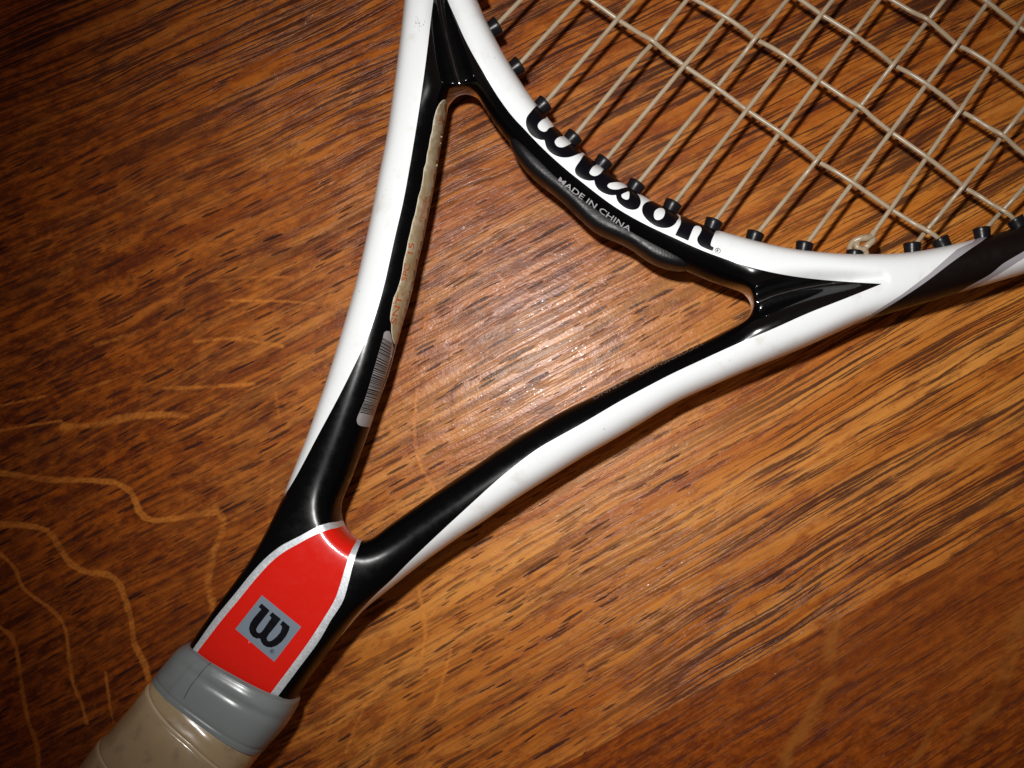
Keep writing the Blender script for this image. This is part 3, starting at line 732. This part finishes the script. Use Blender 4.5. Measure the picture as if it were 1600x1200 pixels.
text_on("printed_text", "MADE IN CHINA", [(871.2,282.2),(881.4,290.2),(892,298),(910.7,312),(930.4,326),(950,340),(968,352),(984,361.8)], 8.2, M_text, frame, bold=0.008)
text_on("printed_text", "RECOMMENDED", [(1098,534.5),(1063.5,552),(1026,570),(997,584)], 4.4, M_textdim, frame, lift=0.00012)
text_on("printed_text", "STRING", [(980,593),(951,608),(926,621.5)], 4.6, M_textdim, frame, lift=0.00012)

def registered(cx, cy, r, ang, mat):
    vs, fs = [], []; n = 28
    for i in range(n):
        a = 2 * math.pi * i / n
        for q in (r, r * 0.80): vs.append(on_surface(cx + q * math.cos(a), cy + q * math.sin(a), 0.00006))
    for i in range(n): a, b = 2 * i, 2 * ((i + 1) % n); fs.append((a, b, b + 1, a + 1))
    o = obj("registered_mark", vs, fs, mat, frame)
    ca, sa = math.cos(ang), math.sin(ang); w = r * 0.42
    bx, by = cx + (-sa) * 0.5 * r, cy + ca * 0.5 * r
    text_on("mark_letter", "R", [(bx - w * ca, by - w * sa), (bx, by), (bx + w * ca, by + w * sa)], r * 1.0, mat, frame, lift=0.00006, bold=0.02)
registered(1121.3, 392.0, 4.6, math.radians(25), M_letter)
registered(425.2, 1017.7, 3.3, math.radians(39), M_letter)

# torn, yellowed sticker on the inner side of the left arm, and the barcode label below it
stick = [(694,154),(687.5,160),(682,170),(677,188),(675,206),(672.5,212),(669.5,232),(667,240),(665.6,256),(662,262),(661,276),(658.5,290),(657,299),(654.5,303),(652.5,313),(648,336),(644.5,345),(641,363),(637,378),(635.6,388),(630.5,408),(628.5,424),(626,436),(619.7,456),(615,464),(613,474),(610.3,488),(609,501),(612,505),(611.2,513),(612,524),(615,538),(619,541),(622.5,527),(627,510),(637,474),(646,436),(652.4,403),(661,368),(670,324),(676.3,294),(684.2,247),(692,200),(698.2,160),(698,155)]
label = decal("torn_sticker", fairline(lin(stick, 2.0), 1.8, True), M_sticker, racket, 0.00016, 3.5, thick=0.00018, edge=M_sticker_edge)
label["label"] = "torn yellowed paper sticker with faded orange print"
for body, path, sz in (("SNT.", [(617.5,507),(620,494),(624,478),(629.5,458)], 8.5), ("SPC", [(633.5,440),(637,425),(640,413)], 8.5), ("15", [(643.5,397),(646.5,380)], 8.0), ("TENSION", [(659.5,348),(662.5,332),(667,308)], 6.0), ("LBS", [(688.5,194),(691,181)], 5.0)):
    text_on("faded_print", body, path, sz, M_orange, label, lift=0.00022, bold=0.01)
bar_poly = spline([(604,517),(600,519.5),(597.5,530),(592,549),(583,580),(570,623),(558,652),(557.3,659),(560,664),(566,666),(577.5,667.5)], 3)
bar_poly = np.concatenate([bar_poly, lin([(577.5,667.5),(587,636),(597,604),(606,575),(614.5,545),(611,526),(608.5,517.5)], 3, closed=False)[1:]])
blabel = decal("barcode_label", bar_poly, M_barlabel, racket, 0.00008, 3.5)
blabel["label"] = "grey strip label printed with a barcode"
Lft = spline([(598.3,527),(592,549),(583,580),(570,623),(561.5,645)], 1.0); Rgt = spline([(612.2,536),(606.5,566),(597.5,600),(587,633),(582,649)], 1.0)
rng = random.Random(3); vs, fs, t = [], [], 0.005
while t < 0.99:
    w = rng.choice([0.008, 0.008, 0.013, 0.020]); g = rng.choice([0.007, 0.008, 0.010, 0.014])
    i0 = len(vs)
    for tt in (t, min(1, t + w)):
        a = Lft[int(tt * (len(Lft) - 1))] * (1 - (tt * (len(Lft) - 1)) % 1) + Lft[min(len(Lft) - 1, int(tt * (len(Lft) - 1)) + 1)] * ((tt * (len(Lft) - 1)) % 1)
        b = Rgt[int(tt * (len(Rgt) - 1))] * (1 - (tt * (len(Rgt) - 1)) % 1) + Rgt[min(len(Rgt) - 1, int(tt * (len(Rgt) - 1)) + 1)] * ((tt * (len(Rgt) - 1)) % 1)
        for s in (0, .2, .4, .6, .8, 1): q = a + (b - a) * s; vs.append(on_surface(q[0], q[1], 0.00013))
    for s in range(5): fs.append((i0 + s, i0 + s + 1, i0 + 7 + s, i0 + 6 + s))
    t += w + g
bars = obj("barcode_bars", vs, fs, M_bar, blabel, smooth=False); bars["kind"] = "stuff"

# scuffs on the white paint
M_scuff = gloss("grey_scuff", (0.35, 0.35, 0.36), 0.5)
vs, fs = [], []; rng = random.Random(11)
for i in range(26):
    x, y = 653.5 + rng.gauss(0, 3.0), 34 + rng.gauss(0, 6.5); r = rng.uniform(0.3, 1.0); i0 = len(vs)
    for a in range(6): vs.append(on_surface(x + r * math.cos(a * 1.047) * .7, y + r * 1.5 * math.sin(a * 1.047), 0.00004))
    fs.append(tuple(range(i0, i0 + 6)))
sc_o = obj("scuff_marks", vs, fs, M_scuff, frame, smooth=False); sc_o["kind"] = "stuff"

# ------------------------------------------------------------------ rubber bumper on the throat side of the bridge
bump_out = [(788, 214), (793, 204.6), (801, 204.6), (817, 217.6), (839, 239.6), (863, 261.6), (890, 285.6), (915, 306.6), (942, 326.6), (973, 346.6), (1005, 363.6), (1031, 375.6), (1057, 389.6), (1078, 401.6), (1088, 416), (1086, 425), (1078, 427), (1067, 426), (1050, 423), (1032, 418), (1018, 413), (1008, 407), (1000, 400), (992, 391), (985, 384), (967, 378), (943, 371), (930, 365), (920, 356), (910, 347), (901, 337), (893, 328), (885, 321), (874, 309), (867, 305), (855, 296), (843, 288), (832, 279), (821, 268), (812, 258), (805, 247), (795, 228)]
Pb, Fb, Bb = mesh2d(fairline(spline(bump_out, 3.0, closed=True), 6.5, True), [], [], 3.5)
ub = poisson(Pb, Fb, Bb); rb = np.sqrt(2 * ub); hb = 2.9 * rb / (1 + (2.9 * rb / 34.0) ** 4) ** 0.25
Vb, Tb, Tb2 = bodies3d(Pb, Fb, Bb, hb); Vb[:, 2] += 0.0003
bumper = obj("bumper", Vb, np.concatenate([Tb, Tb2]), M_rubber, racket)
bumper["label"] = "matt black rubber bumper under the bridge"

# ------------------------------------------------------------------ grommets
hoop_line = spline(hoop_in, 2.0)
def lathe(profile, n=24):
    vs, fs = [], []
    for (x, r) in profile:
        for i in range(n):
            a = 2 * math.pi * i / n; vs.append((x, r * math.cos(a), r * math.sin(a)))
    for j in range(len(profile) - 1):
        for i in range(n):
            a, b = j * n + i, j * n + (i + 1) % n; fs.append((a, b, b + n, a + n))
    return vs, fs
pxm = S * 0.957
gv, gf = lathe([(x * pxm, r * pxm) for x, r in [(-14, 12.6), (2, 13.0), (9, 13.6), (13.2, 14.3), (14.6, 13.9), (15.2, 12.6), (14.9, 6.2), (8, 5.6)]], 28)
gproto = None
GROM = [(748,-15),(772,44),(806,106),(847,165),(894,216),(942,256),(988,299),(1047,328),(1112,353),(1178,375),(1255,391),(1335,399),(1425,393),(1474,384),(1536,371),(1592,354),(1690,318)]
gdirs = []
for i, (x, y) in enumerate(GROM):
    d = np.hypot(hoop_line[:, 0] - x, hoop_line[:, 1] - y); j = int(np.clip(d.argmin(), 2, len(hoop_line) - 3))
    t = hoop_line[j + 2] - hoop_line[j - 2]; t /= np.linalg.norm(t); nrm = np.array([-t[1], t[0]])
    if nrm @ np.array([0.6, -0.75]) < 0: nrm = -nrm
    if i in (13, 15): nrm = np.array([-0.78, -0.62]) * 0.45 + nrm * 0.75; nrm /= np.linalg.norm(nrm)
    else: nrm = nrm * 0.85 + np.array([0.6, -0.75]) * 0.15; nrm /= np.linalg.norm(nrm)
    base = hoop_line[j]; gdirs.append((base, nrm))
    if gproto is None: gproto = obj("grommet", gv, gf, M_grommet, racket); g = gproto
    else: g = gproto.copy(); col.objects.link(g); g.parent = racket
    w0 = mid(base[0], base[1]); w1 = mid(base[0] + nrm[0] * 10, base[1] + nrm[1] * 10)
    lift = -0.0003 if i == 11 else 0.0
    sink = 8.0 if i == 11 else 0.0
    g.matrix_local = Matrix.Translation(w0 - (w1 - w0).normalized() * sink * pxm) @ (w1 - w0).to_track_quat('X', 'Z').to_matrix().to_4x4()

# ------------------------------------------------------------------ strings
def tube(name, pts, r, mat, parent, n=10, cap=True):
    P3 = [Vector(p) for p in pts]; vs, fs = [], []; up = Vector((0, 0, 1))
    for i, p in enumerate(P3):
        t = (P3[min(i + 1, len(P3) - 1)] - P3[max(i - 1, 0)]).normalized()
        a = t.cross(up)
        if a.length < 0.2: a = t.cross(Vector((1, 0, 0)))
        a.normalize(); b = a.cross(t).normalized()
        for j in range(n):
            q = 2 * math.pi * j / n; vs.append(p + a * (r * math.cos(q)) + b * (r * math.sin(q)))
    for i in range(len(P3) - 1):
        for j in range(n):
            x, y = i * n + j, i * n + (j + 1) % n; fs.append((x, y, y + n, x + n))
    fs.append(tuple(range(n))[::-1]); fs.append(tuple(range((len(P3) - 1) * n, len(P3) * n)))
    return obj(name, vs, fs, mat, parent)

MAINS = {0: [(756,-22),(800,-90)], 1: [(779,34),(812,0)], 2: [(814,98),(903.5,0)], 3: [(856,160),(966,29),(991,0)], 4: [(902,205),(1018.5,66),(1074,0)],
 5: [(950,248),(1071,104),(1135,23),(1154,0)], 6: [(997,285),(1121,138),(1181,60),(1228,0)], 7: [(1055,317),(1167,170),(1230,90),(1285,22),(1302,0)],
 8: [(1117,342),(1217,204),(1277,128),(1334,54),(1375,0)], 9: [(1189,366),(1280,252),(1345,168),(1397,100),(1448,31),(1472,0)],
 10: [(1264,382),(1335,288),(1392,206),(1448,131),(1497,65),(1544,2)], 11: [(1360,371),(1390,327),(1449,243),(1501,172),(1548,102),(1591,39),(1610,10)],
 12: [(1437,386),(1453,363),(1508,293),(1565,213),(1602,163)], 13: [(1549,361),(1570,333),(1602,284)], 14: [(1700,308),(1740,250)]}
CROSS = {1: [(920,0),(966,29.5),(1018.5,66),(1071,103.5),(1121,137.5),(1167,171),(1217,203.5),(1280,252),(1335,287.5),(1390,327.5),(1453,363),(1466,373)],
 2: [(1086,0),(1135,23.5),(1181,60),(1230,89.5),(1277,127.5),(1345,168),(1392,205.5),(1449,243.5),(1508,293),(1570,333),(1586,346)],
 3: [(1250,0),(1285,22.5),(1334,53.5),(1397,100),(1448,129.5),(1501,172),(1565,213),(1602,241)],
 4: [(1390,0),(1448,31),(1497,65),(1548,101),(1602,141)], 5: [(1537,0),(1591,38.5),(1604,50)]}
def ext(pts, d, start=False, end=True):
    p = [np.array(q, float) for q in pts]
    if end: v = p[-1] - p[-2]; p.append(p[-1] + v / np.linalg.norm(v) * d)
    if start: v = p[0] - p[1]; p.insert(0, p[0] + v / np.linalg.norm(v) * d)
    return np.array(p)
R_STR = 3.85 * pxm
def nearest_cross(pt, lines):
    best = (1e9, None)
    for k, l in lines.items():
        d = seg_dist(np.array([pt]), np.array(l, float))[0]
        if d < best[0]: best = (d, k)
    return best
def intersect(a, b):
    """crossing points of polyline a with polyline b"""
    out = []
    for p, q in zip(a[:-1], a[1:]):
        for r, s in zip(b[:-1], b[1:]):
            d1, d2 = q - p, s - r; den = d1[0] * d2[1] - d1[1] * d2[0]
            if abs(den) < 1e-9: continue
            t = ((r - p)[0] * d2[1] - (r - p)[1] * d2[0]) / den; u = ((r - p)[0] * d1[1] - (r - p)[1] * d1[0]) / den
            if -1e-6 <= t <= 1 + 1e-6 and -1e-6 <= u <= 1 + 1e-6: out.append(p + d1 * t)
    return out
ML = {k: ext(v, 420, False, True) for k, v in MAINS.items()}
CL = {k: ext(v, 300, True, k > 2) for k, v in CROSS.items()}
def fair(line, deg=3, step=3.0):
    """a taut string: smooth low-order curve through the traced points"""
    line = np.array(line, float); seg = np.linalg.norm(np.diff(line, axis=0), axis=1); t = np.concatenate([[0], np.cumsum(seg)])
    d = min(deg, len(line) - 1); ts = t / t[-1]; w = np.ones(len(line)); w[0] = 3
    n = int(t[-1] / step) + 2; q = np.linspace(0, 1, n)
    return np.stack([np.polyval(np.polyfit(ts, line[:, c], d, w=w), q) for c in (0, 1)], -1)
def woven(line, others, me_main, key):
    dense = fair(line, 1 if len(line) < 5 else 2 if me_main else 3); dz = np.zeros(len(dense))
    for k, o in others.items():
        for c in intersect(line, o):
            up = ((key + k) % 2 == 0) == me_main
            d = np.linalg.norm(dense - c, axis=1)
            dz += (1 if up else -1) * 0.62 * R_STR * np.exp(-(d / 20.0) ** 2)
    return [mid(x, y, z) for (x, y), z in zip(dense, dz)]
for k, l in ML.items():
    l2 = l
    if k < len(GROM) - 1 and k not in (11,):
        gi = {13: 14, 14: 16}.get(k, k); base, nrm = gdirs[gi]
        l2 = np.concatenate([[base + nrm * 9.0], l])
    tube("main_string", woven(l2, CL, True, k), R_STR, M_string, racket)
for k, l in CL.items():
    l2 = l
    if k in (1, 2): base, nrm = gdirs[13 if k == 1 else 15]; l2 = np.concatenate([l, [base + nrm * 9.0]])
    tube("cross_string", woven(l2, ML, False, k), R_STR, M_string, racket)
# the knot tied against its grommet
kp = [(1366,362,0),(1361,369,1),(1352,374,5),(1342,376,6),(1333,381,4),(1330,389,1),(1334,394,-2),(1343,394,-3),(1351,388,-1),(1359,380,2),(1363,375,0),(1361,371,-4),(1350,372,-5),(1341,378,-3),(1338,386,5),(1343,391,6),(1350,392,4),(1353,399,0)]
kp = [kp[0], kp[1]] + [(1347 + (a - 1347) * 1.12, 382 + (b - 382) * 1.05 - 1, c * 1.5) for a, b, c in kp[2:]]
kd = spline([(a, b) for a, b, c in kp], 1.5)
kz = np.interp(np.linspace(0, len(kp) - 1, len(kd)), range(len(kp)), [c for _, _, c in kp])
tube("knot", [mid(x, y, z * pxm * 0.9) for (x, y), z in zip(kd, kz)], R_STR * 1.35, M_string, racket)

# ------------------------------------------------------------------ grey rubber collar and wrapped grip
def loft(name, stations, bz, rad, nt, ns, mat, n_exp=2.6, zf=lambda t: 1.0):
    """stations: left and right outline points; section is a rounded octagon-like curve"""
    Ls = spline([s[0] for s in stations], 1.0); Rs = spline([s[1] for s in stations], 1.0)
    def pick(A, t): f = t * (len(A) - 1); i = min(int(f), len(A) - 2); return A[i] + (A[i + 1] - A[i]) * (f - i)
    vs, at = [], []
    for i in range(ns):
        t = i / (ns - 1); L, R = pick(Ls, t), pick(Rs, t); C = (L + R) / 2; E = (R - L) / 2
        c0 = mid(C[0], C[1])
        for j in range(nt):
            th = 2 * math.pi * j / nt; cx, sx = math.cos(th), math.sin(th)
            X = math.copysign(abs(cx) ** (2 / n_exp), cx); Z = math.copysign(abs(sx) ** (2 / n_exp), sx)
            k, a = rad(t, th); q = C + E * X * k
            w = mid(q[0], q[1]); vs.append(Vector((w.x, w.y, c0.z + bz * Z * k * zf(t)))); at.append(a)
    fs = []
    for i in range(ns - 1):
        for j in range(nt):
            a, b = i * nt + j, i * nt + (j + 1) % nt; fs.append((a, a + nt, b + nt, b))
    o = obj(name, vs, fs, mat, racket)
    ca = o.data.attributes.new("wrap", 'FLOAT', 'POINT'); ca.data.foreach_set("value", np.array(at, np.float32))
    return o

def sm(x, a, b): x = min(1, max(0, (x - a) / (b - a))); return x * x * (3 - 2 * x)
def collar_r(t, th):
    top = math.exp(-((th - math.pi / 2 + 0.25) / 0.75) ** 2)            # folds only on the upper side
    k = 0.93 + 0.07 * sm(t, 0.0, 0.06) if t < 0.06 else 1.0
    k -= top * (0.030 * math.exp(-((t - 0.36) / 0.075) ** 2) + 0.045 * (1 - sm(t, 0.04, 0.24)))
    k -= 0.012 * math.exp(-((t - 0.90) / 0.025) ** 2)
    seam = th - 2.05
    if seam > 0: k -= 0.014 * sm(seam, 0, 0.03) * (1 - sm(seam, 0.1, 0.9))
    return k, 0.0
collar = loft("collar", [((303.5,1000.5),(465.5,1090)),((285,1010),(463.5,1100)),((268,1029),(458,1113)),((253,1047),(441,1139)),((247,1055),(410,1175))], 0.0128, collar_r, 150, 70, M_collar, 2.9)
collar["label"] = "grey rubber collar over the top of the grip"
cm = collar.data; cbvh = BVHTree.FromPolygons([v.co for v in cm.vertices], [tuple(p.vertices) for p in cm.polygons])
sl = spline([(330,1036),(320,1044),(309,1058),(298,1072),(287,1092)], 1.5); vs, fs = [], []
for i, q in enumerate(sl):
    w = 0.75 * (0.4 + 0.6 * abs(math.sin(i * 0.9 + 1)))
    for d in (-w, w): vs.append(on_surface(q[0] + d, q[1] + d * 0.6, 0.00008, cbvh))
for i in range(len(sl) - 1): fs.append((2 * i, 2 * i + 1, 2 * i + 3, 2 * i + 2))
obj("seam", vs, fs, gloss("dark_seam", (0.075, 0.088, 0.092), 0.5), collar)
NAX = np.array([-0.655, 0.756])
def grip_r(t, th):
    axial = t * 360.0
    ang = (math.pi - th) / math.pi if th <= math.pi else -(th - math.pi) / math.pi   # 0 left edge .. 1 right edge over the top
    ph = (axial - (12 + 46 * ang)) / 121.0
    if t < 0.0001: pass
    fr = ph - math.floor(ph)
    k = 1.0 + 0.034 * (1 - sm(fr, 0.0, 0.55)) * sm(fr, 0.0, 0.055) - 0.0 * fr
    k += 0.018 * sm(fr, 0.80, 0.97) * (1 - sm(fr, 0.975, 1.0))
    k += 0.030 * math.exp(-((fr - 0.80) / 0.09) ** 2) * math.exp(-((th - 1.45) / 0.55) ** 2)
    edge = 0.8 * math.exp(-((fr - 0.018) / 0.011) ** 2)
    lip = math.exp(-(axial / 4.0) ** 2)
    return k - 0.02, max(edge, lip)
grip = loft("grip", [((250.5,1052),(411,1173)),((224,1083),(393,1199)),((175,1139),(347,1257)),((122,1200),(294,1320)),((30,1306),(202,1428))], 0.0143, grip_r, 150, 420, M_grip, 2.7, zf=lambda t: 0.86 + 0.14 * sm(t * 360.0, -20, 75))
grip["label"] = "spiral-wrapped worn tan grip tape"
